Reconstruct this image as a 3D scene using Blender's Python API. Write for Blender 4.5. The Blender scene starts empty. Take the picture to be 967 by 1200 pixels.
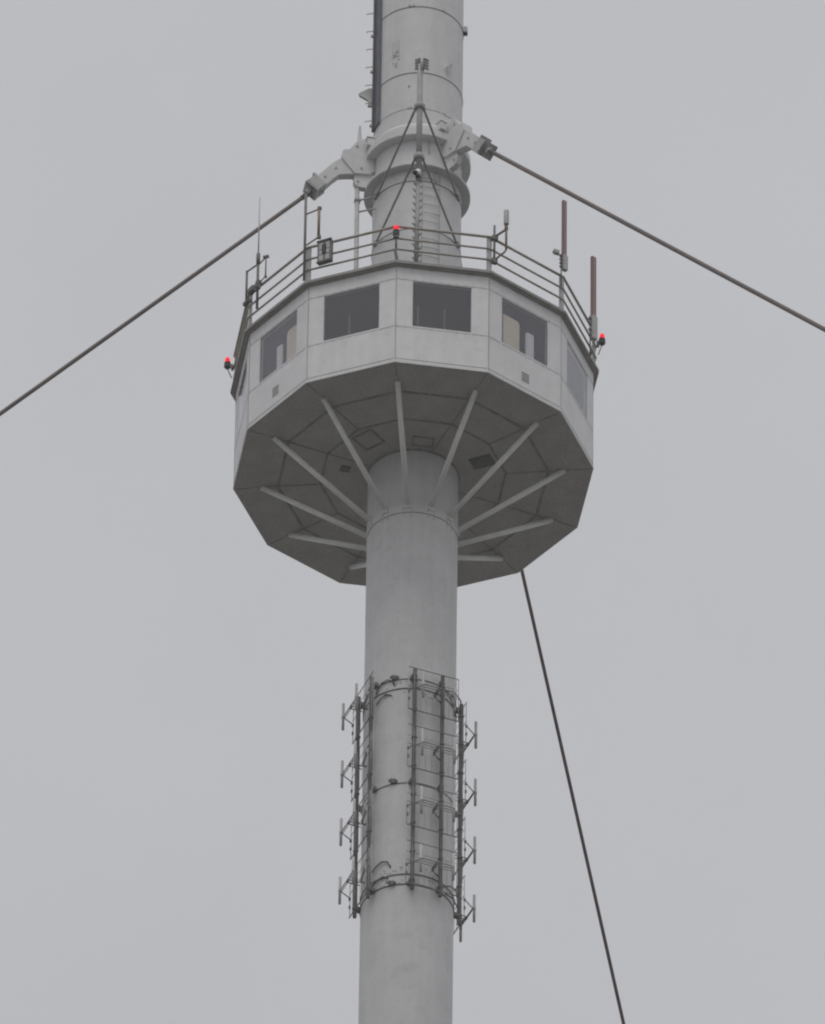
import bpy, bmesh, math, random
from mathutils import Vector, Matrix
random.seed(7)
sc = bpy.context.scene
COL = sc.collection
PI = math.pi
R = math.radians
ZB = 170.797          # height of the cabin's underside above the ground
ROT = -6.3417         # azimuth (deg) of the cabin's front corner, measured from the viewer's side
RW = 3.99             # cabin wall, corner radius

# ------------------------------------------------------------------ materials
def mat(name, col, rough=0.6, metal=0.0, var=0.12, scale=3.0, streak=0.0, spec=0.4,
        dirt=None, dirt_amt=0.0, bump=0.0, fine=0.0):
    m = bpy.data.materials.new(name); m.use_nodes = True
    nt = m.node_tree; N = nt.nodes; L = nt.links
    b = N['Principled BSDF']
    b.inputs['Roughness'].default_value = rough
    b.inputs['Metallic'].default_value = metal
    b.inputs['Specular IOR Level'].default_value = spec
    tc = N.new('ShaderNodeTexCoord')
    n1 = N.new('ShaderNodeTexNoise'); n1.inputs['Scale'].default_value = scale
    n1.inputs['Detail'].default_value = 6; n1.inputs['Roughness'].default_value = 0.6
    L.new(tc.outputs['Object'], n1.inputs['Vector'])
    ramp = N.new('ShaderNodeMapRange'); ramp.inputs['From Min'].default_value = 0.3
    ramp.inputs['From Max'].default_value = 0.7
    ramp.inputs['To Min'].default_value = 1 - var; ramp.inputs['To Max'].default_value = 1 + var
    L.new(n1.outputs['Fac'], ramp.inputs['Value'])
    val = ramp.outputs['Result']
    if streak > 0:
        mp = N.new('ShaderNodeMapping'); mp.inputs['Scale'].default_value = (1, 1, 0.06)
        L.new(tc.outputs['Object'], mp.inputs['Vector'])
        n2 = N.new('ShaderNodeTexNoise'); n2.inputs['Scale'].default_value = 7
        n2.inputs['Detail'].default_value = 5
        L.new(mp.outputs['Vector'], n2.inputs['Vector'])
        r2 = N.new('ShaderNodeMapRange'); r2.inputs['From Min'].default_value = 0.3
        r2.inputs['From Max'].default_value = 0.72
        r2.inputs['To Min'].default_value = 1 + streak * 0.5; r2.inputs['To Max'].default_value = 1 - streak
        L.new(n2.outputs['Fac'], r2.inputs['Value'])
        mu = N.new('ShaderNodeMath'); mu.operation = 'MULTIPLY'
        L.new(val, mu.inputs[0]); L.new(r2.outputs['Result'], mu.inputs[1]); val = mu.outputs[0]
    if fine > 0:
        n4 = N.new('ShaderNodeTexNoise'); n4.inputs['Scale'].default_value = 28
        n4.inputs['Detail'].default_value = 3
        L.new(tc.outputs['Object'], n4.inputs['Vector'])
        r4 = N.new('ShaderNodeMapRange'); r4.inputs['From Min'].default_value = 0.25
        r4.inputs['From Max'].default_value = 0.75
        r4.inputs['To Min'].default_value = 1 - fine; r4.inputs['To Max'].default_value = 1 + fine
        L.new(n4.outputs['Fac'], r4.inputs['Value'])
        mu = N.new('ShaderNodeMath'); mu.operation = 'MULTIPLY'
        L.new(val, mu.inputs[0]); L.new(r4.outputs['Result'], mu.inputs[1]); val = mu.outputs[0]
    vm = N.new('ShaderNodeVectorMath'); vm.operation = 'SCALE'
    vm.inputs[0].default_value = col[:3]
    L.new(val, vm.inputs['Scale'])
    out = vm.outputs['Vector']
    if dirt:
        n3 = N.new('ShaderNodeTexNoise'); n3.inputs['Scale'].default_value = scale * 2.3
        n3.inputs['Detail'].default_value = 8; n3.inputs['Roughness'].default_value = 0.7
        L.new(tc.outputs['Object'], n3.inputs['Vector'])
        r3 = N.new('ShaderNodeMapRange'); r3.inputs['From Min'].default_value = 0.52
        r3.inputs['From Max'].default_value = 0.68
        r3.inputs['To Max'].default_value = dirt_amt
        L.new(n3.outputs['Fac'], r3.inputs['Value'])
        mx = N.new('ShaderNodeMix'); mx.data_type = 'RGBA'
        L.new(r3.outputs['Result'], mx.inputs['Factor'])
        L.new(out, mx.inputs[6]); mx.inputs[7].default_value = (*dirt, 1)
        out = mx.outputs[2]
    L.new(out, b.inputs['Base Color'])
    if bump > 0:
        bp = N.new('ShaderNodeBump'); bp.inputs['Strength'].default_value = bump
        bp.inputs['Distance'].default_value = 0.02
        L.new(n1.outputs['Fac'], bp.inputs['Height']); L.new(bp.outputs['Normal'], b.inputs['Normal'])
    return m

M = {}
M['mast'] = mat('mast_paint', (0.67, 0.668, 0.665), 0.55, var=0.055, scale=1.6, streak=0.045, fine=0.05,
                dirt=(0.40, 0.385, 0.35), dirt_amt=0.22, spec=0.35)
M['wall'] = mat('cabin_wall_paint', (0.765, 0.763, 0.76), 0.5, var=0.05, scale=1.8, streak=0.045, fine=0.06,
                dirt=(0.45, 0.43, 0.40), dirt_amt=0.18, spec=0.35)
M['trim'] = mat('trim_paint', (0.72, 0.72, 0.70), 0.5, var=0.06, scale=5)
M['seam'] = mat('seam_dark_grey', (0.22, 0.215, 0.205), 0.8, var=0.25, scale=9)  # dark grey of the joint lines, seam bands and window frames
M['rivet'] = mat('rivet_metal', (0.40, 0.395, 0.38), 0.6, var=0.2, scale=9)
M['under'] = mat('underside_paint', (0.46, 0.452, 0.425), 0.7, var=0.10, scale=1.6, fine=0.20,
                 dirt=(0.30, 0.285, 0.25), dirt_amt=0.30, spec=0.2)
M['joint'] = mat('underside_joint', (0.29, 0.283, 0.265), 0.8, var=0.3, scale=5)
M['rung'] = mat('rung_steel', (0.33, 0.33, 0.325), 0.6, var=0.15, scale=6)
M['brace'] = mat('brace_steel', (0.35, 0.34, 0.325), 0.6, var=0.2, scale=5, dirt=(0.25, 0.19, 0.14), dirt_amt=0.4)
M['strut'] = mat('strut_paint', (0.86, 0.85, 0.83), 0.55, var=0.06, scale=4)
M['dark'] = mat('dark_weathered_steel', (0.17, 0.165, 0.155), 0.65, var=0.25, scale=8, dirt=(0.16, 0.10, 0.07), dirt_amt=0.5)
M['fascia'] = mat('roof_edge_metal', (0.33, 0.32, 0.30), 0.6, var=0.15, scale=3, streak=0.1, dirt=(0.22, 0.17, 0.12), dirt_amt=0.4)
M['rail'] = mat('rail_galvanised', (0.44, 0.41, 0.36), 0.6, var=0.18, scale=3, dirt=(0.30, 0.19, 0.10), dirt_amt=0.6)
M['galv'] = mat('galvanised_steel', (0.49, 0.49, 0.48), 0.5, var=0.14, scale=6, dirt=(0.34, 0.27, 0.20), dirt_amt=0.4)
M['pale'] = mat('pale_aluminium', (0.58, 0.57, 0.56), 0.45, var=0.12, scale=8)
M['dipole'] = mat('dipole_tube', (0.50, 0.485, 0.48), 0.5, var=0.15, scale=8)
M['post'] = mat('rack_post_steel', (0.14, 0.14, 0.136), 0.6, var=0.22, scale=5, dirt=(0.20, 0.16, 0.12), dirt_amt=0.4)
M['wire'] = mat('reflector_rod_steel', (0.24, 0.235, 0.225), 0.6, var=0.2, scale=6, dirt=(0.22, 0.15, 0.10), dirt_amt=0.4)
M['cable'] = mat('guy_cable_steel', (0.165, 0.138, 0.125), 0.6, var=0.15, scale=2, dirt=(0.19, 0.14, 0.115), dirt_amt=0.5)
M['rust'] = mat('rusty_tube', (0.28, 0.19, 0.125), 0.8, var=0.25, scale=12)
M['radome'] = mat('brown_radome', (0.27, 0.165, 0.15), 0.6, var=0.12, scale=5, dirt=(0.30, 0.24, 0.22), dirt_amt=0.4)
M['purple'] = mat('dark_tray_cover', (0.10, 0.085, 0.095), 0.6, var=0.2, scale=5, streak=0.2)
M['bluegrey'] = mat('blue_grey_tray', (0.165, 0.175, 0.195), 0.6, var=0.18, scale=4, streak=0.25)
M['black'] = mat('black_plastic', (0.035, 0.035, 0.037), 0.5, var=0.2, scale=6)
M['interior'] = mat('cabin_inside', (0.03, 0.03, 0.034), 0.9, var=0.15, scale=2)
M['lampbody'] = mat('lamp_housing_paint', (0.085, 0.08, 0.08), 0.6, var=0.25, scale=9)
M['cream'] = mat('cream_board', (0.90, 0.81, 0.60), 0.8, var=0.05, scale=4)
M['white'] = mat('white_board', (0.93, 0.93, 0.90), 0.7, var=0.03, scale=4)
M['inpost'] = mat('inner_post_paint', (0.17, 0.145, 0.145), 0.7, var=0.1, scale=4)
M['roof'] = mat('roof_felt', (0.16, 0.16, 0.155), 0.9, var=0.2, scale=2)

def glass():
    m = bpy.data.materials.new('tinted_window_glass'); m.use_nodes = True
    nt = m.node_tree; N = nt.nodes; L = nt.links
    N.remove(N['Principled BSDF']); out = N['Material Output']
    tr = N.new('ShaderNodeBsdfTransparent'); tr.inputs['Color'].default_value = (0.93, 0.93, 0.95, 1)
    gl = N.new('ShaderNodeBsdfGlossy'); gl.inputs['Roughness'].default_value = 0.10
    gl.inputs['Color'].default_value = (0.95, 0.95, 0.97, 1)
    fr = N.new('ShaderNodeFresnel')
    geo = N.new('ShaderNodeNewGeometry'); im = N.new('ShaderNodeMapRange')    # same reflectance from either side of the sheet
    im.inputs['To Min'].default_value = 1.62; im.inputs['To Max'].default_value = 1 / 1.62
    L.new(geo.outputs['Backfacing'], im.inputs['Value']); L.new(im.outputs['Result'], fr.inputs['IOR'])
    tc = N.new('ShaderNodeTexCoord'); ns = N.new('ShaderNodeTexNoise'); ns.inputs['Scale'].default_value = 0.8
    L.new(tc.outputs['Object'], ns.inputs['Vector'])
    bp = N.new('ShaderNodeBump'); bp.inputs['Strength'].default_value = 0.04; bp.inputs['Distance'].default_value = 0.02
    L.new(ns.outputs['Fac'], bp.inputs['Height']); L.new(bp.outputs['Normal'], gl.inputs['Normal'])
    mx = N.new('ShaderNodeMixShader')
    L.new(fr.outputs['Fac'], mx.inputs[0]); L.new(tr.outputs[0], mx.inputs[1]); L.new(gl.outputs[0], mx.inputs[2])
    df = N.new('ShaderNodeBsdfDiffuse'); df.inputs['Color'].default_value = (0.35, 0.35, 0.36, 1)
    dn = N.new('ShaderNodeTexNoise'); dn.inputs['Scale'].default_value = 3; dn.inputs['Detail'].default_value = 6
    L.new(tc.outputs['Object'], dn.inputs['Vector'])
    dr = N.new('ShaderNodeMapRange'); dr.inputs['To Min'].default_value = 0.015; dr.inputs['To Max'].default_value = 0.10
    L.new(dn.outputs['Fac'], dr.inputs['Value'])
    m2 = N.new('ShaderNodeMixShader')                     # a thin film of dust on the pane
    L.new(dr.outputs['Result'], m2.inputs[0]); L.new(mx.outputs[0], m2.inputs[1]); L.new(df.outputs[0], m2.inputs[2])
    L.new(m2.outputs[0], out.inputs['Surface'])
    return m
M['glass'] = glass()

def lampred():
    m = bpy.data.materials.new('red_lamp_lens'); m.use_nodes = True
    N = m.node_tree.nodes; L = m.node_tree.links; b = N['Principled BSDF']
    b.inputs['Base Color'].default_value = (0.55, 0.01, 0.02, 1); b.inputs['Roughness'].default_value = 0.45; b.inputs['Specular IOR Level'].default_value = 0.25
    ns = N.new('ShaderNodeTexNoise'); ns.inputs['Scale'].default_value = 9
    tc = N.new('ShaderNodeTexCoord'); L.new(tc.outputs['Object'], ns.inputs['Vector'])
    mr = N.new('ShaderNodeMapRange'); mr.inputs['To Min'].default_value = 0.6; mr.inputs['To Max'].default_value = 1.05
    L.new(ns.outputs['Fac'], mr.inputs['Value'])
    b.inputs['Emission Color'].default_value = (1.0, 0.004, 0.022, 1)
    L.new(mr.outputs['Result'], b.inputs['Emission Strength'])
    return m
M['red'] = lampred()

# ------------------------------------------------------------------ mesh builder
class MB:
    def __init__(s): s.v = []; s.f = []; s.mi = []; s.cur = 0; s.sm = []
    def add(s, vs, fs, smooth=False):
        o = len(s.v); s.v += [tuple(p) for p in vs]
        for f in fs:
            s.f.append([i + o for i in f]); s.mi.append(s.cur); s.sm.append(smooth)
        return s
    def box(s, c, size, rz=0.0, axes=None):
        hx, hy, hz = [d / 2 for d in size]
        if axes is None:
            ca, sa = math.cos(rz), math.sin(rz)
            axes = (Vector((ca, sa, 0)), Vector((-sa, ca, 0)), Vector((0, 0, 1)))
        c = Vector(c); X, Y, Z = axes
        vs = [c + X * (hx * i) + Y * (hy * j) + Z * (hz * k) for k in (-1, 1) for j in (-1, 1) for i in (-1, 1)]
        return s.add(vs, [(0, 2, 3, 1), (4, 5, 7, 6), (0, 1, 5, 4), (2, 6, 7, 3), (0, 4, 6, 2), (1, 3, 7, 5)])
    def tube(s, pts, r, n=10, caps=True, r2=None):
        pts = [Vector(p) for p in pts]; m = len(pts); vs = []
        up0 = None
        for i, p in enumerate(pts):
            d = (pts[min(i + 1, m - 1)] - pts[max(i - 1, 0)]).normalized()
            if up0 is None:
                up0 = Vector((0, 0, 1)) if abs(d.z) < 0.9 else Vector((1, 0, 0))
            a = d.cross(up0)
            if a.length < 1e-4: a = d.cross(Vector((0, 1, 0)))
            a.normalize(); b = d.cross(a)
            rr = r if r2 is None else r + (r2 - r) * i / (m - 1)
            vs += [p + a * (rr * math.cos(2 * PI * k / n)) + b * (rr * math.sin(2 * PI * k / n)) for k in range(n)]
        fs = []
        for i in range(m - 1):
            for k in range(n):
                k2 = (k + 1) % n
                fs.append((i * n + k, i * n + k2, (i + 1) * n + k2, (i + 1) * n + k))
        s.add(vs, fs, True)
        if caps:
            o = len(s.v) - len(vs)
            s.f.append([o + k for k in range(n)][::-1]); s.mi.append(s.cur); s.sm.append(False)
            s.f.append([o + (m - 1) * n + k for k in range(n)]); s.mi.append(s.cur); s.sm.append(False)
        return s
    def lathe(s, prof, n=128, c=(0, 0), a0=0.0, smooth=True):
        """closed profile list of (r, z) turned round the vertical axis at c; profile is an open line"""
        vs = []; m = len(prof)
        for k in range(n):
            a = a0 + 2 * PI * k / n
            for (r, z) in prof: vs.append((c[0] + r * math.sin(a), c[1] - r * math.cos(a), z))
        fs = []
        for k in range(n):
            k2 = (k + 1) % n
            for i in range(m - 1):
                fs.append((k * m + i, k2 * m + i, k2 * m + i + 1, k * m + i + 1))
        return s.add(vs, fs, smooth)
    def ringtube(s, rad, z, r, n=128, m=8, a0=None, a1=None):
        """thin round band of section radius r round the axis"""
        full = a0 is None
        cnt = n if full else n + 1
        vs = []
        for k in range(cnt):
            a = 2 * PI * k / n if full else R(a0 + (a1 - a0) * k / n)
            for j in range(m):
                q = 2 * PI * j / m
                rr = rad + r * math.cos(q)
                vs.append((rr * math.sin(a), -rr * math.cos(a), z + r * math.sin(q)))
        fs = []
        for k in range(cnt if full else n):
            k2 = (k + 1) % cnt
            for j in range(m):
                j2 = (j + 1) % m
                fs.append((k * m + j, k2 * m + j, k2 * m + j2, k * m + j2))
        return s.add(vs, fs, True)
    def radial_plate(s, az, poly, th, toff=0.0):
        """polygon of (r, z) in the vertical plane of azimuth az, extruded th sideways"""
        a = R(az); nrm = Vector((math.sin(a), -math.cos(a), 0)); t = Vector((math.cos(a), math.sin(a), 0))
        n = len(poly); vs = []
        for sgn in (-1, 1):
            vs += [nrm * r + Vector((0, 0, z)) + t * (toff + sgn * th / 2) for r, z in poly]
        fs = [list(range(n))[::-1], [n + i for i in range(n)]]
        fs += [(i, (i + 1) % n, n + (i + 1) % n, n + i) for i in range(n)]
        return s.add(vs, fs)
    def build(s, name, mats, parent=None, origin=(0, 0, 0), bevel=0.0):
        me = bpy.data.meshes.new(name)
        o = Vector(origin)
        me.from_pydata([tuple(Vector(p) - o) for p in s.v], [], s.f)
        if not isinstance(mats, (list, tuple)): mats = [mats]
        for m in mats: me.materials.append(m)
        me.polygons.foreach_set('material_index', s.mi)
        me.polygons.foreach_set('use_smooth', s.sm)
        bm = bmesh.new(); bm.from_mesh(me); bmesh.ops.recalc_face_normals(bm, faces=bm.faces)
        if bevel > 0:
            es = [e for e in bm.edges if len(e.link_faces) == 2 and e.calc_face_angle() > 0.6]
            bmesh.ops.bevel(bm, geom=es, offset=bevel, segments=2, affect='EDGES', profile=0.6)
        bm.to_mesh(me); bm.free(); me.update()
        ob = bpy.data.objects.new(name, me); COL.objects.link(ob)
        if parent: ob.parent = parent
        return ob

def pol(az, r, z=0.0):
    a = R(az); return Vector((r * math.sin(a), -r * math.cos(a), z))

def tag(o, label=None, cat=None, group=None, kind=None):
    if label: o['label'] = label
    if cat: o['category'] = cat
    if group: o['group'] = group
    if kind: o['kind'] = kind
    return o

class Thing:
    """an Empty at the thing's base; shapes are given relative to the mast axis and the cabin's underside"""
    def __init__(s, name, label, cat, base, group=None, bz=ZB):
        s.base = Vector(base)
        s.o = bpy.data.objects.new(name, None); COL.objects.link(s.o)
        s.o.location = s.base + Vector((0, 0, bz)); s.o.empty_display_size = 0.2
        tag(s.o, label, cat, group)
    def part(s, name, mb, mats, parent=None, bevel=0.0, label=None):
        ob = mb.build(name, mats, parent or s.o, s.base, bevel)
        if label: ob['label'] = label
        return ob

# ------------------------------------------------------------------ ground
g = MB(); g.add([(-4000, -4000, 0), (4000, -4000, 0), (4000, 4000, 0), (-4000, 4000, 0)], [(0, 1, 2, 3)])
gm = mat('field_ground', (0.135, 0.13, 0.12), 0.95, var=0.35, scale=0.02, fine=0.2, dirt=(0.20, 0.19, 0.175), dirt_amt=0.6)
ground = g.build('ground', gm); tag(ground, kind='structure')

# ------------------------------------------------------------------ the mast
mast = Thing('guyed_mast', 'pale grey round steel tube mast running up through the cabin', 'mast', (0, 0, -ZB))
def mpart(name, mb, mats, parent=None, bevel=0.0, label=None): return mast.part(name, mb, mats, parent, bevel, label)
t = MB(); t.lathe([(0.0, -ZB - 0.3), (1.0, -ZB - 0.3), (1.0, -1.795), (1.0, 6.45), (1.0, 13.1), (1.0, 60.0), (0.0, 60.0)], 160)
tube = mpart('tube', t, M['mast'])
# plate joints: a thin weld band standing proud of the shell
for z, r in ((-1.80, .011), (6.45, .011), (7.86, .013), (10.04, .009), (11.12, .013), (13.13, .013), (-24.0, .011), (19.0, .011)):
    b = MB(); b.ringtube(1.0, z, r); mpart('seam_band', b, M['seam'] if r > .01 else M['galv'])
# bolt rows just above and below the strut seam
for k in range(-3, 4):
    for s in (-1, 1):
        for dz in (-.075, .085):
            b = MB(); p = pol(ROT + 30 * k + s * 4.2, 1.003, -1.80 + dz); b.box(p, (.035, .02, .03), R(ROT + 30 * k))
            mpart('bolt', b, M['galv'])
# guy collar: two flanges and the tapered sleeve on the upper one
b = MB(); b.lathe([(0.995, 9.09), (1.185, 9.09), (1.2, 9.10), (1.2, 9.285), (1.185, 9.30), (1.12, 9.305), (1.115, 9.44), (0.995, 9.60)], 160, smooth=False)
mpart('upper_flange', b, M['mast'])
b = MB(); b.ringtube(1.118, 9.315, .012); mpart('flange_joint', b, M['seam'])
b = MB(); b.lathe([(0.995, 8.19), (1.19, 8.19), (1.2, 8.2), (1.2, 8.255), (1.19, 8.265), (0.995, 8.275)], 160, smooth=False)
mpart('lower_flange', b, M['mast'])
# guy brackets
GUY_AZ = (-80, 40, 159.5)
SL = R(48.35)
def bracket(az):
    b = MB()
    b.radial_plate(az, [(0.99, 9.66), (1.06, 9.78), (1.2, 9.74), (1.41, 9.61), (1.56, 9.38), (1.5, 9.22), (1.0, 9.0)], .20)
    b.radial_plate(az, [(1.0, 9.28), (1.30, 9.24), (1.60, 9.32), (1.735, 9.27), (1.76, 9.04), (1.455, 8.615), (1.12, 8.64), (1.0, 8.74)], .27)
    b.radial_plate(az, [(1.0, 8.80), (1.45, 8.66), (1.46, 8.42), (1.42, 8.31), (1.34, 8.27), (1.16, 8.27), (1.0, 8.28)], .15)
    root = mpart('guy_bracket', b, M['mast'], bevel=.012)
    b = MB()
    b.radial_plate(az, [(1.60, 9.16), (1.75, 9.07), (1.97, 8.86), (2.12, 8.66), (2.31, 8.43), (2.10, 8.17), (1.93, 8.40), (1.80, 8.545), (1.62, 8.59), (1.44, 8.62)], .20)
    mpart('link_arm', b, M['mast'], root, bevel=.012)
    # socket block, square to the cable
    a = R(az); n = Vector((math.sin(a), -math.cos(a), 0)); tt = Vector((math.cos(a), math.sin(a), 0))
    d = n * math.cos(SL) - Vector((0, 0, 1)) * math.sin(SL); q = n * math.sin(SL) + Vector((0, 0, 1)) * math.cos(SL)
    b = MB(); c = n * 2.335 + Vector((0, 0, 8.15))
    for sg in (-1, 1):
        b.box(c + tt * (.135 * sg), (.34, .10, .34), axes=(d, tt, q))
    b.box(c + d * .13, (.08, .37, .36), axes=(d, tt, q))
    b.box(c - d * .19 + q * .20, (.05, .30, .10), axes=(d, tt, q))
    b.tube([c + d * .10, c + d * .30], .085, 14)
    mpart('cable_socket', b, M['galv'], root, bevel=.008)
    # bolts and the slim fin standing on the bracket
    for (r, z, h) in ((1.40, 9.45, .115), (1.30, 8.78, .15), (1.37, 8.42, .09), (1.88, 8.72, .115), (2.12, 8.42, .115)):
        b = MB(); p = n * r + Vector((0, 0, z))
        b.tube([p - tt * h, p + tt * h], .028, 10)
        mpart('pin', b, M['brace'], root)
    if az == -80:
        b = MB(); b.radial_plate(az, [(1.36, 10.14), (1.32, 10.14), (1.27, 9.60), (1.40, 9.58)], .03, .02)
        mpart('fin', b, M['mast'], root)
    for s in (-1, 1):
        b = MB(); b.box(n * 1.13 + tt * (.26 * s) + Vector((0, 0, 9.44)), (.16, .17, .20), a)
        b.box(n * 1.13 + tt * (.26 * s) + Vector((0, 0, 9.57)), (.19, .20, .03), a)
        mpart('stop_block', b, M['mast'], root, bevel=.006)
    return root
for az in GUY_AZ: bracket(az)
# small lug plates on the shell
b = MB()
b.radial_plate(-86, [(0.98, 10.88), (1.15, 10.89), (1.15, 11.06), (1.34, 11.19), (1.36, 11.25), (1.30, 11.30), (1.13, 11.42), (0.98, 11.42)], .07)
mpart('lug_plate', b, M['galv'], bevel=.006)
b = MB(); b.box(pol(85, 1.04, 13.22), (.16, .12, .16), R(85)); b.tube([pol(85, 1.05, 13.14), pol(85, 1.05, 13.32)], .05, 10)
mpart('lug_plate', b, M['galv'], bevel=.006)
# remnants of removed brackets on the shell
for (a, z, sz) in ((-36, 11.96, (.010, .012, .46)), (-31.5, 11.94, (.010, .012, .42)), (-27, 11.98, (.010, .012, .46)),
                   (-31.5, 11.72, (.18, .012, .010)), (-33, 11.80, (.07, .03, .06)), (-29.5, 11.87, (.05, .03, .05)),
                   (-31, 11.48, (.05, .02, .12)), (-35.5, 11.55, (.03, .02, .03)), (-27, 11.62, (.03, .02, .03)),
                   (-12.5, 10.73, (.045, .03, .05)), (-13, 13.18, (.05, .03, .05)), (-8, 13.18, (.05, .03, .05)), (33, 13.16, (.05, .03, .05)),
                   (-13, 10.08, (.05, .03, .05)), (-9, 10.08, (.05, .03, .05)), (36, 10.06, (.05, .03, .05))):
    b = MB(); b.box(pol(a, 1.004, z), sz, R(a)); mpart('weld_stub', b, M['galv'])
b = MB(); c_ = [pol(36.5, .995, 11.46), pol(45.5, .995, 11.62), pol(41.5, .995, 11.16), pol(36.5, 1.09, 11.46), pol(45.5, 1.09, 11.62)]
b.add(c_, [(0, 1, 2), (3, 4, 2), (0, 3, 2), (1, 4, 2), (0, 1, 4, 3)]); mpart('gusset', b, M['mast'])
# cable tray on the left flank with step pegs
b = MB()
b.box(pol(-63.5, 1.02, 15.0 + 10), (.20, .06, 30.0), R(-63.5))
for k in range(2): b.box(pol(-59.5 - 7 * k, 1.055, 15.0 + 10), (.022, .03, 30.0), R(-63))
b.cur = 1
b.box(pol(-75.5, 1.03, 15.0 + 10), (.12, .085, 30.0), R(-75.5))
tray = mpart('cable_tray', b, [M['bluegrey'], M['purple']])
for k in range(9):
    z = 10.36 + .545 * k
    p = pol(-79, 1.05, z); e = pol(-82, 1.21, z)
    b = MB(); b.tube([p, e, e + Vector((0, 0, -.025))], .010, 6); mpart('step_peg', b, M['brace'], tray)
    if k in (0, 3, 5):
        b = MB(); b.box(pol(-77, 1.09, z - .2), (.06, .07, .05), R(-77)); mpart('tray_clip', b, M['galv'], tray)
# pale ladder on the front of the shell
b = MB()
for az in (6.3, 29.5):
    b.tube([pol(az, 1.03, 3.0), pol(az, 1.03, 8.1)], .008, 6)
for k in range(20):
    z = 3.1 + .255 * k; b.tube([pol(6.3, 1.03, z), pol(14, 1.03, z), pol(22, 1.03, z), pol(29.5, 1.03, z)], .0065, 6)
mpart('ladder', b, M['rung'])
b = MB(); b.tube([pol(15, 1.02, 8.7), pol(15, 1.02, 9.06)], .014, 6); mpart('stub_rod', b, M['pale'])
b = MB(); b.tube([pol(24, 1.03, 7.85), pol(24, 1.03, 8.16)], .022, 6); mpart('stub_rod', b, M['pale'])
# down pipe hanging from the left bracket
b = MB(); b.tube([pol(-80, 1.37, 8.30), pol(-80, 1.35, 2.86)], .052, 12)
b.tube([pol(-80, 1.35, 7.92), pol(-64, 1.03, 7.86)], .022, 8); b.tube([pol(-80, 1.35, 7.58), pol(-64, 1.03, 7.50)], .022, 8)
b.box(pol(-80, 1.36, 7.92), (.14, .14, .05), R(-80))
mpart('down_pipe', b, M['galv'])

# ------------------------------------------------------------------ guy cables
def cable(az, label, SL=SL, ztop=9.43, rad=.048):
    n = pol(az, 1.0)
    d = (n * math.cos(SL) - Vector((0, 0, 1)) * math.sin(SL)).normalized()
    r0 = 2.45; z0 = ztop - (r0 - 1.2) * math.tan(SL)
    L = (ZB + z0 + 0.5) / math.sin(SL)
    start = n * r0 + Vector((0, 0, z0))
    th = Thing('guy_cable', label, 'cable', start, 'guy cables holding the mast')
    b = MB(); pts = [start + d * (L * k / 60) for k in range(61)]
    b.tube(pts, rad, 12)
    th.part('strand', b, M['cable'])
    b = MB(); b.tube([start - d * .02, start + d * .28], .075, 12, r2=.055)
    th.part('end_fitting', b, M['dark'])
SLB, ZTB = R(48.316), 9.553
cable(GUY_AZ[0], 'dark steel guy cable passing behind the thin whip antenna, down from its bracket', SL, 9.385)
cable(GUY_AZ[1], 'dark steel guy cable passing high above the two brown panel antennas', SL, 9.45, .051)
cable(GUY_AZ[2], 'dark steel guy cable dropping into view from beneath the cabin', SLB, ZTB, .041)

# ------------------------------------------------------------------ the cabin
cab = Thing('observation_cabin', 'grey twelve sided cabin with tinted windows and railed roof, round the mast', 'cabin', (0, 0, 0))
AP = RW * math.cos(PI / 12); HF = RW * math.sin(PI / 12)
WT = 2.76; WU = .652; WZ0, WZ1 = 1.085, 2.375
def frame_at(k):
    az = R(ROT + 15 + 30 * k); n = Vector((math.sin(az), -math.cos(az), 0)); t = Vector((math.cos(az), math.sin(az), 0))
    return n, t
w = MB()
TH = .09
for k in range(12):
    n, t = frame_at(k)
    def P(u, z, dpt=0.0): return n * (AP - dpt) + t * u + Vector((0, 0, z))
    hi = (AP - TH) * math.tan(PI / 12)
    us = [-HF, -WU, WU, HF]; zs = [0.0, WZ0, WZ1, WT]
    w.cur = 0
    for i in range(3):
        for j in range(3):
            if i == 1 and j == 1: continue
            w.add([P(us[i], zs[j]), P(us[i + 1], zs[j]), P(us[i + 1], zs[j + 1]), P(us[i], zs[j + 1])], [(0, 1, 2, 3)])
    for (u0, z0, u1, z1) in ((-WU, WZ0, WU, WZ0), (WU, WZ0, WU, WZ1), (WU, WZ1, -WU, WZ1), (-WU, WZ1, -WU, WZ0)):
        w.add([P(u0, z0), P(u1, z1), P(u1, z1, TH), P(u0, z0, TH)], [(0, 1, 2, 3)])
    w.cur = 1
    us2 = [-hi, -WU, WU, hi]
    for i in range(3):
        for j in range(3):
            if i == 1 and j == 1: continue
            w.add([P(us2[i], zs[j], TH), P(us2[i + 1], zs[j], TH), P(us2[i + 1], zs[j + 1], TH), P(us2[i], zs[j + 1], TH)], [(0, 1, 2, 3)])
    # joint lines and rivets standing 3 mm proud
    az = math.atan2(t.y, t.x)
    w.cur = 2
    w.box(P(0, 2.395, -.0015), (2 * HF - .03, .005, .008), az)
    for s in (-1, 1):
        w.box(P(s * (WU + HF) / 2, 1.035, -.0015), (HF - WU - .03, .005, .008), az)
    w.box(P(0, 1.035, -.0015), (2 * WU, .005, .007), az)
    w.box(P(0, .105, -.0015), (2 * HF - .03, .005, .006), az)
    w.box(P(-HF + .012, WT / 2 + .01, -.0015), (.012, .005, WT - .1), az)
    w.cur = 3
    nr = 22
    for q in range(nr):
        u = -HF + .06 + (2 * HF - .12) * q / (nr - 1)
        w.box(P(u, .105, -.004), (.022, .012, .022), az)
        if q % 2 == 0:
            w.box(P(u, 2.425, -.004), (.016, .008, .016), az)
            w.box(P(u, 1.01, -.004), (.016, .008, .016), az)
wall = cab.part('wall', w, [M['wall'], M['interior'], M['seam'], M['rivet']])
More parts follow.
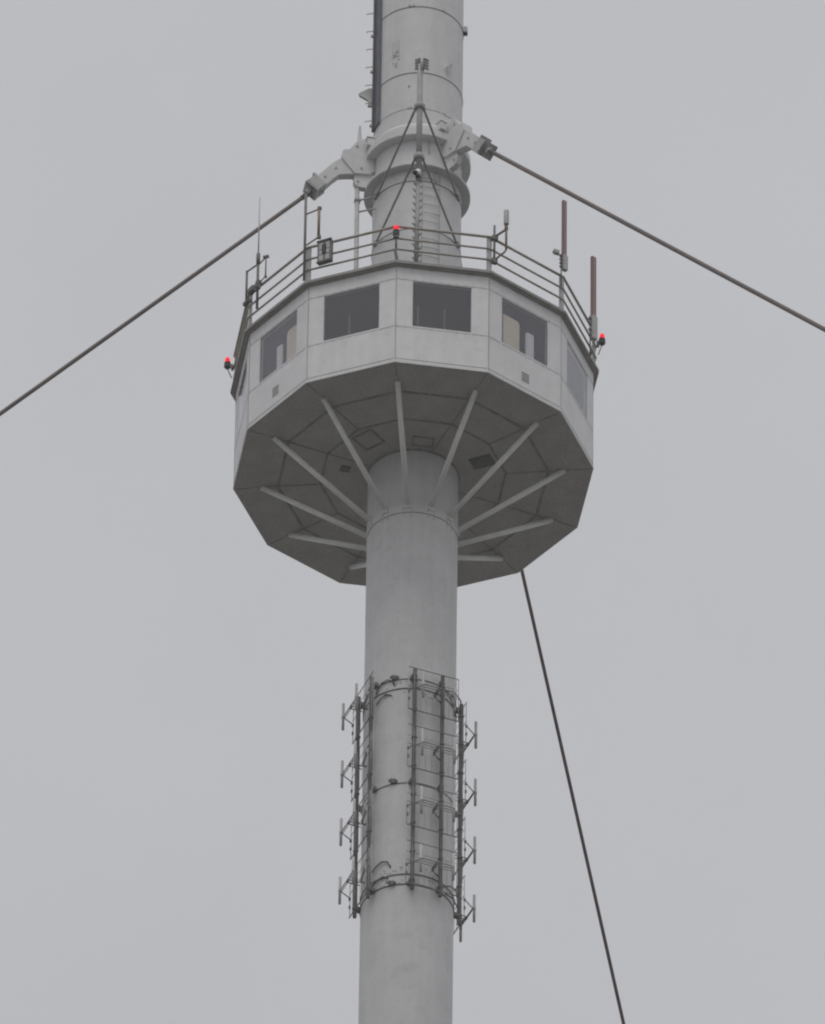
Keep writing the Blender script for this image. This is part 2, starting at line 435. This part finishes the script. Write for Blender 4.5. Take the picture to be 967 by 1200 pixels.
# bottom trim: thin bright lip
tb = MB(); tb.lathe([(RW - .004, -.010), (RW + .010, -.010), (RW + .012, .034), (RW + .001, .036)], 12, a0=R(ROT), smooth=False)
cab.part('base_trim', tb, M['trim'])
# windows
for k in range(12):
    n, t = frame_at(k); az = math.atan2(t.y, t.x)
    b = MB(); b.box(n * (AP - .008) + Vector((0, 0, (WZ0 + WZ1) / 2)), (2 * WU - .01, .006, WZ1 - WZ0 - .01), az)
    f = MB()
    for s in (-1, 1):
        f.box(n * (AP - .030) + t * (s * (WU - .008)) + Vector((0, 0, (WZ0 + WZ1) / 2)), (.016, .03, WZ1 - WZ0 - .002), az)
        f.box(n * (AP - .030) + Vector((0, 0, (WZ0 + WZ1) / 2 + s * ((WZ1 - WZ0) / 2 - .008))), (2 * WU - .036, .03, .016), az)
    fr = cab.part('window', f, M['seam'])
    cab.part('pane', b, M['glass'], fr)
# inner posts seen faintly behind the two front windows
for k, u in ((-1, -.10), (0, -.51), (0, .078)):
    n, t = frame_at(k); az = math.atan2(t.y, t.x)
    b = MB(); b.box(n * (AP - .14) + t * u + Vector((0, 0, .93)), (.035, .035, 1.72), az)
    cab.part('inner_post', b, M['inpost'])
# vents
for k, u, z in ((1, .02, .42), (-2, -.05, .47)):
    n, t = frame_at(k); az = math.atan2(t.y, t.x)
    b = MB(); b.box(n * (AP + .002) + t * u + Vector((0, 0, z)), (.25, .010, .27), az)
    v = cab.part('vent', b, M['wall'])
    for j in range(4):
        b = MB(); b.box(n * (AP + .006) + t * u + Vector((0, 0, z - .099 + .066 * j)), (.21, .008, .030), az)
        cab.part('vent_slot', b, M['black'], v)
# floor slab (the underside) with joints
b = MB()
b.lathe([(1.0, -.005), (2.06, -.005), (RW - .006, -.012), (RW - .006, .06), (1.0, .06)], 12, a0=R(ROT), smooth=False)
b.cur = 1
def polyline_ring(mb, rad, z, wd):
    for k in range(12):
        p = pol(ROT + 30 * k, rad, z); q = pol(ROT + 30 * k + 30, rad, z); d = q - p
        mb.box((p + q) / 2, (d.length + wd * .5, wd, .012), math.atan2(d.y, d.x))
def radial_line(mb, az, r0, r1, z, wd):
    p = pol(az, r0, z); q = pol(az, r1, z); d = q - p
    mb.box((p + q) / 2, (d.length, wd, .012), math.atan2(d.y, d.x))
polyline_ring(b, 3.0, -.014, .06); polyline_ring(b, 2.06, -.010, .05)
for k in range(12):
    radial_line(b, ROT + 30 * k, (2.08, 1.05, 2.08)[k % 3], 3.93, -.015, .018)
b.cur = 2
for s in range(3): pass
b.ringtube(1.012, -.02, .022)
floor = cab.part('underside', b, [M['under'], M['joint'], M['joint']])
# hatches and an access frame underneath
def hatch(az, r, size, rz=None, frame=False):
    b = MB(); c = pol(az, r, -.022)
    if frame:
        for sx in (-1, 1):
            b.box(c + Vector((math.cos(R(az)), math.sin(R(az)), 0)) * (sx * size[0] / 2), (.028, size[1], .03), R(az))
        b.box(c + pol(az, size[1] / 2), (size[0] + .03, .028, .026), R(az)); b.box(c - pol(az, size[1] / 2), (size[0] + .03, .028, .026), R(az))
        cab.part('access_frame', b, M['joint'])
    else:
        b.box(c, (size[0], size[1], .03), R(az))
        cab.part('hatch', b, M['dark'], bevel=.004)
hatch(67.5, 1.64, (.36, .50)); hatch(-78, 1.53, (.18, .22)); hatch(9, 1.30, (.45, .30), frame=True)
hatch(-37, 1.65, (.5, .5), frame=True)
# raking struts
for k in range(12):
    az = ROT + 30 * k
    b = MB(); p = pol(az, .97, -1.60); q = pol(az, 3.36, -.02)
    b.tube([p, q], .061, 14)
    st = cab.part('strut', b, M['strut'])
    b = MB(); b.radial_plate(az, [(3.10, -.01), (3.56, -.01), (3.45, -.05), (3.2, -.13)], .03); cab.part('strut_shoe', b, M['under'], st)
    b = MB(); b.radial_plate(az, [(.99, -1.50), (1.05, -1.56), (1.03, -1.68), (.99, -1.70)], .14); cab.part('strut_shoe', b, M['mast'], st)
# roof with its edge
b = MB()
b.lathe([(1.0, 2.70), (RW - .095, 2.70), (RW - .095, 2.745), (4.045, 2.745), (4.06, 2.755), (4.06, 2.768), (4.118, 2.772), (4.118, 2.842)], 12, a0=R(ROT), smooth=False)
b.cur = 1
b.lathe([(4.118, 2.842), (4.02, 2.872), (1.0, 2.93)], 12, a0=R(ROT), smooth=False)
b.cur = 2
b.lathe([(1.0, 2.693), (RW - .10, 2.693)], 12, a0=R(ROT), smooth=False)
cab.part('roof', b, [M['fascia'], M['roof'], M['interior']])
b = MB(); b.lathe([(1.0, .11), (RW - .12, .11)], 12, a0=R(ROT), smooth=False); cab.part('inner_floor', b, M['interior'])
b = MB(); b.lathe([(1.02, .12), (1.02, 2.69)], 64); cab.part('inner_core', b, M['interior'])
# railing
RR_ = 4.045
for z, r in ((3.865, .031), (3.52, .024), (3.205, .024)):
    b = MB()
    for k in range(12):
        b.tube([pol(ROT + 30 * k, RR_, z), pol(ROT + 30 * k + 30, RR_, z)], r, 10)
    cab.part('rail', b, M['rail'])
for k in range(12):
    az = ROT + 30 * k
    b = MB()
    if k == 0:
        b.tube([pol(az, 4.03, 2.86), pol(az, 4.03, 3.5)], .022, 8); b.tube([pol(az + .4, 4.05, 2.86), pol(az - .3, 4.05, 3.2)], .035, 8)
    else:
        b.box(pol(az, 4.0, 3.36), (.10, .07, 1.04), R(az)); b.box(pol(az, 3.99, 2.885), (.18, .14, .03), R(az))
    cab.part('railing_post', b, M['dark'] if k == 0 else M['galv'], bevel=.006)

# boards standing just inside two windows
def board(name, k, u0, u1, z0, z1, dpt, m, label, cat, round_side=0):
    n, t = frame_at(k)
    uc = (u0 + u1) / 2; base = n * (AP - dpt) + t * uc + Vector((0, 0, .115))
    th = Thing(name, label, cat, base)
    prof = [(u0, .12), (u1, .12)]
    rad = .10 if round_side != 2 else .045
    for s, uu in ((1, u1), (-1, u0)):
        if round_side in (s, 2):
            arc = [(uu - s * rad + s * rad * math.cos(R(a)), z1 - rad + rad * math.sin(R(a))) for a in (0, 30, 60, 90)]
            prof += arc if s == 1 else arc[::-1]
        else: prof.append((uu, z1))
    b = MB(); nn = len(prof)
    vs = [n * (AP - dpt + o) + t * u + Vector((0, 0, z)) for o in (-.02, .02) for u, z in prof]
    b.add(vs, [list(range(nn)), [nn + i for i in range(nn)][::-1]] + [(i, (i + 1) % nn, nn + (i + 1) % nn, nn + i) for i in range(nn)])
    th.part('board', b, m)
    return th
board('cream_board', 1, -.555, -.095, .12, 1.99, .085, M['cream'], 'cream upright board with rounded corner inside the right front window', 'board', 1)
board('white_board', 1, .10, .315, .12, 1.83, .085, M['white'], 'narrow white upright board inside the right front window, beside the cream one', 'board', 2)
board('cream_board', -2, .225, .62, .12, 2.03, .085, M['cream'], 'cream upright board behind the glass of the left window', 'board', -1)
board('white_board', -2, -.125, .055, .12, 1.80, .085, M['white'], 'narrow white upright board inside the left window', 'board')

# ------------------------------------------------------------------ red obstruction lamps
def red_lamp(az, r, z, label, arm):
    c = pol(az, r, z)
    th = Thing('obstruction_lamp', label, 'lamp', c, 'red obstruction lamps on the railing')
    b = MB(); b.lathe([(0, .02), (.055, .02), (.064, .04), (.064, .10), (.054, .13), (.072, .14), (.072, .165), (.0, .17)], 20, c=(c.x, c.y))
    b.v = [(x, y, zz + c.z) if i >= 0 else 0 for i, (x, y, zz) in enumerate(b.v)]
    for s in range(6):
        a = 2 * PI * s / 6; b.box((c.x + .066 * math.cos(a), c.y + .066 * math.sin(a), c.z + .08), (.018, .018, .10), a)
    th.part('housing', b, M['lampbody'])
    b = MB(); b.lathe([(.056, .168), (.06, .20), (.056, .26), (.045, .30), (.022, .32), (0, .325)], 20, c=(c.x, c.y))
    b.v = [(x, y, zz + c.z) for (x, y, zz) in b.v]
    th.part('lens', b, M['red'])
    b = MB()
    if arm:
        b.tube([c + Vector((0, 0, .03)), pol(az, 4.07, z + .04)], .025, 8)
        b.box(pol(az, 4.09, z + .03), (.10, .05, .12), R(az))
        b.tube([c, pol(az, 4.10, z - .28)], .012, 6)
    else:
        b.box(c - Vector((0, 0, .02)), (.12, .10, .04), R(az)); b.tube([c, c - Vector((0, 0, .32))], .02, 8)
    th.part('bracket', b, M['dark'])
red_lamp(ROT, 4.07, 3.55, 'lit red lamp in dark housing on the rail at the front corner', False)
red_lamp(ROT + 90, 4.185, 3.56, 'lit red lamp in dark housing beside the lower brown panel antenna', True)
red_lamp(ROT - 90, 4.20, 3.50, 'lit red lamp in dark housing on the roof edge below the whip antenna', True)

# ------------------------------------------------------------------ roof pole with braces, pegs and head
th = Thing('roof_pole', 'slim grey pole standing on the roof before the mast, braced by four rods', 'pole', (.0, -3.6, 2.88))
px = .03; py = -3.6
b = MB(); b.tube([(px, py, 5.55), (px, py, 9.02)], .066, 12); b.tube([(px, py, 7.70), (px, py, 7.86)], .10, 10); b.tube([(px, py, 6.20), (px, py, 6.36)], .10, 10)
th.part('pole', b, M['rung'])
b = MB(); b.tube([(px - .03, py, 2.88), (px - .01, py, 5.62)], .055, 10)
th.part('lower_pole', b, M['brace'])
for k in range(26):
    z = 2.95 + .10 * k; s_ = -1 if k % 2 else 1
    b = MB(); b.tube([(px - .02 + s_ * .04, py - .01, z), (px - .02 + s_ * (.09 + .02 * random.random()), py - .03, z + .07)], .020, 6)
    th.part('peg', b, M['brace'])
for z0, z1 in ((7.78, 7.87), (6.28, 6.47)):
    for s in (-1, 1):
        b = MB(); e = pol(s * 65, 1.01, z1)
        b.tube([(px + s * .07, py, z0), e], .027, 8); b.box(e, (.10, .10, .12), R(s * 65)); b.box((px + s * .085, py, z0), (.08, .05, .10))
        th.part('brace', b, M['brace'])
c = Vector((px + .035, py, 8.98))
b = MB(); b.tube([c - Vector((0, 0, .12)), c + Vector((0, 0, .21))], .055, 12); th.part('head', b, M['brace'])
for j in range(4):
    z = c.z - .07 + .085 * j
    for s_ in (-1, 1):
        b = MB(); b.box((c.x + s_ * .095, py - .02, z), (.125, .06, .022), axes=(Vector((.88 * s_, 0, -.47)).normalized(), Vector((0, 1, 0)), Vector((.47 * s_, 0, .88)).normalized()))
        th.part('head_fin', b, M['brace'])
b = MB(); b.tube([c + Vector((0, -.07, -.14)), c + Vector((0, -.07, .22))], .030, 10); th.part('head_cap', b, M['galv'])
cp_ = Vector((px - .05, py - .09, 5.68))
th = Thing('security_camera', 'small white camera with black lens clamped to the roof pole', 'camera', cp_)
b = MB(); b.tube([cp_ + Vector((.05, .02, .12)), cp_ + Vector((-.02, -.06, .02))], .06, 14); b.box(cp_ + Vector((.05, .06, .08)), (.10, .10, .16))
th.part('body', b, M['white'], bevel=.01)
b = MB(); b.tube([cp_ + Vector((-.02, -.06, .02)), cp_ + Vector((-.035, -.09, -.03))], .05, 14); b.box(cp_ + Vector((.03, .02, -.02)), (.1, .08, .08))
th.part('lens', b, M['black'])

# ------------------------------------------------------------------ antennas along the railing
def horiz(az): return Vector((math.sin(R(az)), -math.cos(R(az)), 0))
# stick antenna, right of the front
p = pol(24.9, 4.08)
th = Thing('stick_antenna', 'short fat tipped stick antenna on a rusty bent bracket at the rail', 'antenna', p + Vector((0, 0, 3.15)))
b = MB(); b.tube([p + Vector((0, 0, 3.10)), p + Vector((0, 0, 4.21))], .026, 8); th.part('mount_rod', b, M['dark'])
b = MB(); b.box(p + Vector((0, 0, 3.83)), (.14, .10, .10), R(25)); b.box(p + Vector((0, 0, 3.17)), (.12, .10, .12), R(25)); th.part('clamp', b, M['dark'])
s = p + horiz(65) * .285
b = MB(); b.tube([s + Vector((0, 0, 3.40)), s + Vector((0, 0, 4.20))], .026, 8); b.tube([s + Vector((0, 0, 3.42)), s + Vector((-.03, 0, 3.34)), p + Vector((0, 0, 3.20))], .022, 8)
th.part('bent_tube', b, M['rust'])
b = MB(); b.tube([p + Vector((0, 0, 3.86)), s + Vector((0, 0, 3.98))], .016, 6); b.tube([p + Vector((0, 0, 3.9)), s + Vector((0, 0, 4.02))], .012, 6); b.box(s + Vector((0, 0, 4.03)), (.08, .08, .07)); th.part('stay', b, M['dark'])
b = MB(); b.tube([s + Vector((0, 0, 4.14)), s + Vector((0, 0, 4.54))], .058, 12); th.part('radome', b, M['galv'], bevel=.01)
# brown panel antennas
def panel_ant(az, r, z0, zs, z1, wd, label, face):
    c = pol(az, r)
    th = Thing('panel_antenna', label, 'antenna', c + Vector((0, 0, z0)), 'brown panel antennas on the right railing')
    b = MB(); b.box(c + Vector((0, 0, (zs + z1) / 2)), (wd, .065, z1 - zs), R(face)); th.part('radome', b, M['radome'], bevel=.008)
    f = horiz(face)
    b = MB(); tt = Vector((math.cos(R(face)), math.sin(R(face)), 0))
    for q in range(int((z1 - zs) / .10)):
        b.box(c + f * .034 + Vector((0, 0, zs + .07 + .10 * q)), (.022, .008, .055), R(face))
    th.part('front_strip', b, M['dipole'])
    b = MB(); b.box(c + f * .02 + Vector((0, 0, (z0 + zs) / 2)), (wd + .015, .10, zs - z0), R(face)); th.part('base_box', b, M['galv'], bevel=.01)
    b = MB()
    for q in range(4): b.box(c - tt * (wd / 2 + .03) + Vector((0, 0, z0 + .08 + (zs - z0) / 4 * q)), (.07, .05, .05), R(face))
    b.tube([c - tt * (wd / 2 + .03) + Vector((0, 0, z0 - .5)), c - tt * (wd / 2 + .03) + Vector((0, 0, zs))], .017, 6)
    th.part('clamp', b, M['dark'])
    return c, tt
c, tt = panel_ant(53.2, 4.09, 4.00, 4.42, 6.05, .105, 'tall brown panel antenna with grey base box on the railing post', 40)
panel_ant(76.3, 4.07, 3.28, 3.93, 5.70, .125, 'brown panel antenna standing directly above a red lamp, lower of the two', 40)
kb = c + Vector((-.17, -.03, 4.52))
th = Thing('small_sensor', 'small grey sensor head on a stub arm beside the taller brown panel antenna', 'sensor', kb)
b = MB(); b.box(kb, (.12, .10, .10), R(25)); b.tube([kb + Vector((-.07, -.03, .03)), kb + Vector((.0, 0, 0))], .06, 10); th.part('head', b, M['galv'], bevel=.012)
b = MB(); b.tube([kb, kb + Vector((.10, .02, -.13)), c + Vector((-.06, 0, 4.18))], .014, 6); th.part('arm', b, M['dark'])
# mast with rusty side tube at the left post
p = pol(-36.9, 4.10)
th = Thing('tube_antenna', 'thin tall mounting pole with rusty side tube, left of the floodlight', 'antenna', p + Vector((0, 0, 2.88)))
b = MB(); b.tube([p + Vector((0, 0, 2.90)), p + Vector((0, 0, 5.42))], .030, 8); th.part('pole', b, M['dark'])
s = p + horiz(62) * .34
b = MB(); b.tube([s + Vector((0, 0, 4.02)), s + Vector((0, 0, 4.88))], .032, 8); th.part('side_tube', b, M['rust'])
b = MB(); b.tube([p + Vector((0, 0, 4.82)), s + Vector((0, 0, 4.85))], .018, 6); b.tube([p + Vector((.03, 0, 3.92)), s + Vector((0, 0, 4.03))], .018, 6)
b.box(s + Vector((.01, 0, 4.03)), (.09, .07, .07)); b.box(s + Vector((.01, 0, 4.87)), (.09, .07, .06)); th.part('stay', b, M['dark'])
# floodlight / equipment box hung on the rails
p = pol(-29.2, 4.11, 3.46)
th = Thing('floodlight', 'dark square floodlight with pale glass cells clipped to the left front rails', 'floodlight', p)
az = -25
b = MB(); b.box(p, (.34, .10, .62), R(az)); b.box(p + horiz(az) * .06 + Vector((0, 0, .30)), (.36, .05, .04), R(az)); b.box(p + horiz(az) * .06 - Vector((0, 0, .30)), (.36, .05, .04), R(az))
th.part('case', b, M['dark'], bevel=.008)
tt = Vector((math.cos(R(az)), math.sin(R(az)), 0))
b = MB()
for i in (-1, 1):
    for j, h in ((.16, .19), (-.02, .12), (-.18, .15)):
        b.box(p + horiz(az) * .054 + tt * (.075 * i) + Vector((0, 0, j)), (.10, .012, h), R(az))
th.part('glass_cell', b, M['galv'])
b = MB(); b.box(p + horiz(az) * .064 + Vector((0, 0, .05)), (.10, .02, .26), R(az)); th.part('junction_box', b, M['black'])
# whip antenna group on the left
p = pol(-59.4, 4.07)
th = Thing('whip_antenna', 'tall thin whip antenna rising past the left guy cable', 'antenna', p + Vector((0, 0, 3.5)))
b = MB(); b.tube([p + Vector((0, 0, 3.10)), p + Vector((0, 0, 4.62))], .030, 8); b.tube([p + Vector((0, 0, 4.40)), p + Vector((0, 0, 4.70))], .045, 8); th.part('mount_tube', b, M['dark'])
b = MB(); b.tube([p + Vector((0, 0, 4.6)), p + Vector((0.0, 0, 6.36))], .017, 8, r2=.011); th.part('whip', b, M['galv'])
b = MB(); b.box(p + Vector((-.02, 0, 3.72)), (.16, .12, .12), R(-60)); b.box(p + Vector((-.12, 0, 3.63)), (.20, .12, .12), R(-60)); b.box(p + Vector((.02, 0, 3.85)), (.10, .10, .10), R(-50)); th.part('clamp', b, M['dark'])
l = pol(-67, 4.08); rr = p + horiz(60) * .20
th = Thing('loop_antenna', 'thin rectangular rod loop antenna left of the floodlight, at the whip base', 'antenna', l + Vector((0, 0, 3.72)))
b = MB(); b.tube([l + Vector((0, 0, 3.66)), l + Vector((0, 0, 4.60))], .026, 8); b.tube([l + Vector((0, 0, 4.58)), p + Vector((0, 0, 4.40))], .020, 8); th.part('rear_rod', b, M['dark'])
b = MB(); b.tube([p + Vector((0, 0, 4.36)), rr + Vector((0, 0, 4.52))], .016, 6); b.tube([rr + Vector((0, 0, 4.52)), rr + Vector((0, 0, 3.95))], .018, 6); b.tube([rr + Vector((0, 0, 3.96)), p + Vector((0, 0, 3.80))], .014, 6)
b.box(rr + Vector((0, 0, 4.53)), (.13, .06, .05), R(-20)); b.box(rr + Vector((0, 0, 3.95)), (.06, .05, .05)); th.part('front_rod', b, M['dark'])
b = MB(); b.box(l + Vector((.03, 0, 3.68)), (.22, .12, .08), R(-60)); th.part('clamp', b, M['dark'])

# ------------------------------------------------------------------ dipole racks below the cabin
FACE = (('left', -68), ('front', 22), ('right', 112))
NORM = 1.075; PZ0, PZ1 = -12.36, -6.30; PITCH = 1.59; C0 = -7.0
def rack(label, phi):
    n = horiz(phi); t = Vector((math.cos(R(phi)), math.sin(R(phi)), 0))
    th = Thing('antenna_rack', label, 'rack', n * 1.05 + Vector((0, 0, PZ0)), 'antenna racks round the lower mast')
    for s in (-1, 1):
        tp = .42 if (phi == -68 and s == 1) else .325 * s
        b = MB(); b.box(n * 1.075 + t * tp + Vector((0, 0, (PZ0 + PZ1) / 2)), (.068, .072, PZ1 - PZ0), R(phi))
        for k in range(8):
            b.box(n * 1.075 + t * tp + Vector((0, 0, PZ1 - .35 - .78 * k)), (.098, .10, .04), R(phi))
        th.part('post', b, M['post'], bevel=.006)
        for z in (-6.5, -9.37, -12.13):
            b = MB(); b.box(n * 1.0 + t * tp + Vector((0, 0, z)), (.12, .14, .09), R(phi))
            th.part('foot_bracket', b, M['dark'])
    return th
racks = []
for nm, phi in FACE:
    racks.append(rack({'left': 'pair of dark vertical rack posts on the mast side under the whip antenna',
                       'front': 'pair of dark vertical rack posts standing out against the front of the lower mast',
                       'right': 'pair of dark vertical rack posts on the mast side under the brown panel antennas'}[nm], phi))
# feeder cables looping from the posts on to the shell (parts of the racks)
def surf(pts, r): return [pol(a, 1.0 + o, z) for a, z, o in pts]
loops = [(0, [(-44, -6.75, .05), (-42, -6.60, .04), (-36, -6.50, .04), (-28, -6.47, .04), (-22, -6.52, .03), (-19, -6.66, .01)]),
         (0, [(-44, -7.05, .05), (-38, -6.92, .04), (-30, -6.85, .04), (-24, -6.90, .01)]),
         (0, [(-46, -11.62, .05), (-40, -11.50, .04), (-32, -11.44, .04), (-25, -11.48, .03), (-21, -11.64, .01)]),
         (0, [(-46, -12.02, .05), (-38, -11.90, .04), (-30, -11.86, .04), (-24, -11.92, .01)]),
         (1, [(40, -6.62, .06), (48, -6.60, .05), (57, -6.68, .05), (66, -6.84, .05), (72, -6.98, .03)]),
         (1, [(56, -6.65, .08), (66, -6.50, .12), (76, -6.52, .14), (84, -6.75, .10)]),
         (1, [(48, -11.95, .05), (58, -11.84, .08), (68, -11.82, .12), (76, -11.9, .1)]),
         (1, [(50, -12.12, .05), (62, -12.12, .10), (74, -12.2, .12)])]
for i, pts in loops:
    b = MB(); b.tube(surf(pts, 0), .017, 6); racks[i].part('feeder_cable', b, M['dark'])
# clamp bands of the racks round the shell
for z, r in ((-6.50, .013), (-6.76, .017), (-9.37, .014), (-11.86, .016), (-12.13, .017)):
    b = MB(); b.ringtube(1.004, z, r); mpart('clamp_band', b, M['dark'])
for z in (-6.46, -9.32, -12.10):
    b = MB(); c = pol(-19.5, 1.03, z)
    for q in range(7):
        a = PI * (q - 1.2) / 4.6; b.tube([c, c + Vector((.10 * math.cos(a), -.03, .075 * math.sin(a)))], .017, 5)
    b.box(c, (.10, .06, .09), R(-20)); mpart('band_clamp', b, M['dark'])
for z in (-6.62, -6.9, -11.74, -12.0):
    for q in range(14):
        a = -34 + 70 * random.random()
        b = MB(); b.box(pol(a, 1.003, z + random.uniform(-.10, .10)), (.032, .014, .024), R(a))
        mpart('bolt', b, M['rivet'])

# dipole panels: built once in local axes (x along the face, -y outward), then copied
def dipole_proto():
    o = bpy.data.objects.new('dipole_panel', None); COL.objects.link(o); o.empty_display_size = .2
    yr = -(1.135 - NORM)          # reflector plane
    X0, X1 = -.49, .68
    for z, r in ((.66, .010), (.36, .005), (.13, .008), (-.50, .014)):
        b = MB(); b.tube([(X0, yr, z), (X1, yr, z)], r, 6); b.build('reflector_bar', M['wire'], o)
    for fct in (0, .12, .24, .36, .48, .60, .72, .81, .91, 1):
        x = X0 + (X1 - X0) * fct; e = fct in (0, 1, .91)
        b = MB(); b.tube([(x, yr + .012, -.50), (x, yr + .012, .66)], .009 if e else .005, 5)
        b.build('reflector_rod', M['galv'], o)
    yd = -(1.443 - NORM)
    for x in (-.28, .47):
        b = MB(); b.tube([(x, yd, -.36), (x, yd, .36)], .031, 10); b.tube([(x, yd, -.05), (x, yd, .05)], .037, 8)
        b.build('dipole', M['dipole'], o)
    b = MB(); b.tube([(-.28, yd + .02, .03), (.47, yd + .02, .03)], .014, 6); b.build('boom', M['brace'], o)
    b = MB(); b.tube([(-.24, yd + .03, -.035), (.44, yd + .03, -.035)], .011, 6); b.build('boom', M['brace'], o)
    for dz in (-.04, .04):
        b = MB(); b.tube([(.095, yd + .02, dz), (.095, yr, dz)], .011, 6); b.build('stand_off', M['post'], o)
    b = MB(); b.box((.095, yd + .03, 0), (.05, .04, .07)); b.build('joint_block', M['post'], o)
    b = MB(); b.tube([(-.28, yd + .02, -.02), (X0 + .02, yr, .02)], .013, 6); b.build('side_stay', M['wire'], o)
    b = MB(); b.box((X0 + .01, yr, .0), (.045, .04, .06)); b.build('rod_clip', M['wire'], o)
    b = MB(); b.box((X0 + .01, yr, -.22), (.04, .035, .07)); b.build('rod_clip', M['wire'], o)
    b = MB(); b.tube([(.27, -.03, .33), (.125, -.045, .03), (.22, -.03, -.05), (.29, -.03, -.08)], .022, 6); b.build('cable_loop', M['dark'], o)
    return o
def copy_tree(o, parent=None):
    c = o.copy(); COL.objects.link(c); c.parent = parent
    for ch in list(o.children):
        d = ch.copy(); COL.objects.link(d); d.parent = c
    return c
proto = dipole_proto(); first = True
ORD = ('top', 'second from the top', 'third from the top', 'lowest')
for nm, phi in FACE:
    for k in range(4):
        o = proto if first else copy_tree(proto); first = False
        o.location = horiz(phi) * NORM + Vector((0, 0, ZB + C0 - PITCH * k)); o.rotation_euler.z = R(phi)
        side = {'left': 'rack under the whip antenna', 'front': 'rack before the mast', 'right': 'rack under the brown antennas'}[nm]
        tag(o, 'twin dipole panel, %s on the %s' % (ORD[k], side), 'antenna', 'dipole panels on the lower mast')

# ------------------------------------------------------------------ damp air
hz = MB(); hz.box((0, 0, 117.0), (8200, 8200, 238.0))
hm = bpy.data.materials.new('damp_air'); hm.use_nodes = True
hn = hm.node_tree; hn.nodes.remove(hn.nodes['Principled BSDF'])
pv = hn.nodes.new('ShaderNodeVolumePrincipled'); pv.inputs['Color'].default_value = (.97, .98, 1, 1); pv.inputs['Density'].default_value = 0.00026
hn.links.new(pv.outputs['Volume'], hn.nodes['Material Output'].inputs['Volume'])
tag(hz.build('haze', hm), kind='stuff')

# ------------------------------------------------------------------ camera
cam = bpy.data.cameras.new('Camera'); co = bpy.data.objects.new('Camera', cam); COL.objects.link(co)
H = 202.2798; pitch = R(39.73312); yaw = R(-0.00064); roll = R(0.81229)
fw = Vector((math.sin(yaw) * math.cos(pitch), math.cos(yaw) * math.cos(pitch), math.sin(pitch)))
r0 = Vector((math.cos(yaw), -math.sin(yaw), 0)); u0 = r0.cross(fw)
rr = r0 * math.cos(roll) + u0 * math.sin(roll); uu = -r0 * math.sin(roll) + u0 * math.cos(roll)
mw = Matrix((rr, uu, -fw)).transposed().to_4x4(); mw.translation = (0, -H, 1.7)
co.matrix_world = mw
cam.sensor_fit = 'HORIZONTAL'; cam.sensor_width = 36; cam.lens = 14000 / 967 * 36
cam.clip_start = 1; cam.clip_end = 12000
sc.camera = co

# ------------------------------------------------------------------ overcast light
SUN_EL, SUN_AZ = 66, -10        # azimuth from the viewer's side of the mast
wd = bpy.data.worlds.new('World'); sc.world = wd; wd.use_nodes = True
N = wd.node_tree.nodes; L = wd.node_tree.links; bg = N['Background']
sky = N.new('ShaderNodeTexSky'); sky.sky_type = 'NISHITA'; sky.sun_disc = False
sky.sun_elevation = R(SUN_EL); sky.sun_rotation = R(180 - SUN_AZ); sky.dust_density = 3
bw = N.new('ShaderNodeRGBToBW'); L.new(sky.outputs['Color'], bw.inputs['Color'])
tc = N.new('ShaderNodeTexCoord')
ns = N.new('ShaderNodeTexNoise'); ns.inputs['Scale'].default_value = 13; ns.inputs['Detail'].default_value = 6
L.new(tc.outputs['Generated'], ns.inputs['Vector'])
mr = N.new('ShaderNodeMapRange'); mr.inputs['From Min'].default_value = .25; mr.inputs['From Max'].default_value = .75
mr.inputs['To Min'].default_value = .945; mr.inputs['To Max'].default_value = 1.055
L.new(ns.outputs['Fac'], mr.inputs['Value'])
vs = N.new('ShaderNodeVectorMath'); vs.operation = 'SCALE'; vs.inputs[0].default_value = (5.38, 5.44, 5.70)
L.new(mr.outputs['Result'], vs.inputs['Scale'])
mx = N.new('ShaderNodeMix'); mx.data_type = 'RGBA'; mx.inputs['Factor'].default_value = .93
L.new(bw.outputs['Val'], mx.inputs[6]); L.new(vs.outputs['Vector'], mx.inputs[7])
L.new(mx.outputs[2], bg.inputs['Color']); bg.inputs['Strength'].default_value = .1

sl = bpy.data.lights.new('Sun', 'SUN'); sl.energy = 0.95; sl.angle = R(34); sl.color = (1.0, .985, .96)
so = bpy.data.objects.new('Sun', sl); COL.objects.link(so)
dirv = Vector((math.sin(R(SUN_AZ)) * math.cos(R(SUN_EL)), -math.cos(R(SUN_AZ)) * math.cos(R(SUN_EL)), math.sin(R(SUN_EL))))
so.rotation_euler = dirv.to_track_quat('Z', 'Y').to_euler(); so.location = (0, -60, 260)

sc.render.engine = 'CYCLES'
sc.view_settings.view_transform = 'Standard'; sc.view_settings.look = 'None'
sc.view_settings.exposure = 0; sc.view_settings.gamma = 1; sc.view_settings.use_curve_mapping = False
sc.cycles.max_bounces = 8; sc.cycles.transparent_max_bounces = 12
sc.cycles.filter_width = 2.1
sc.cycles.use_denoising = True
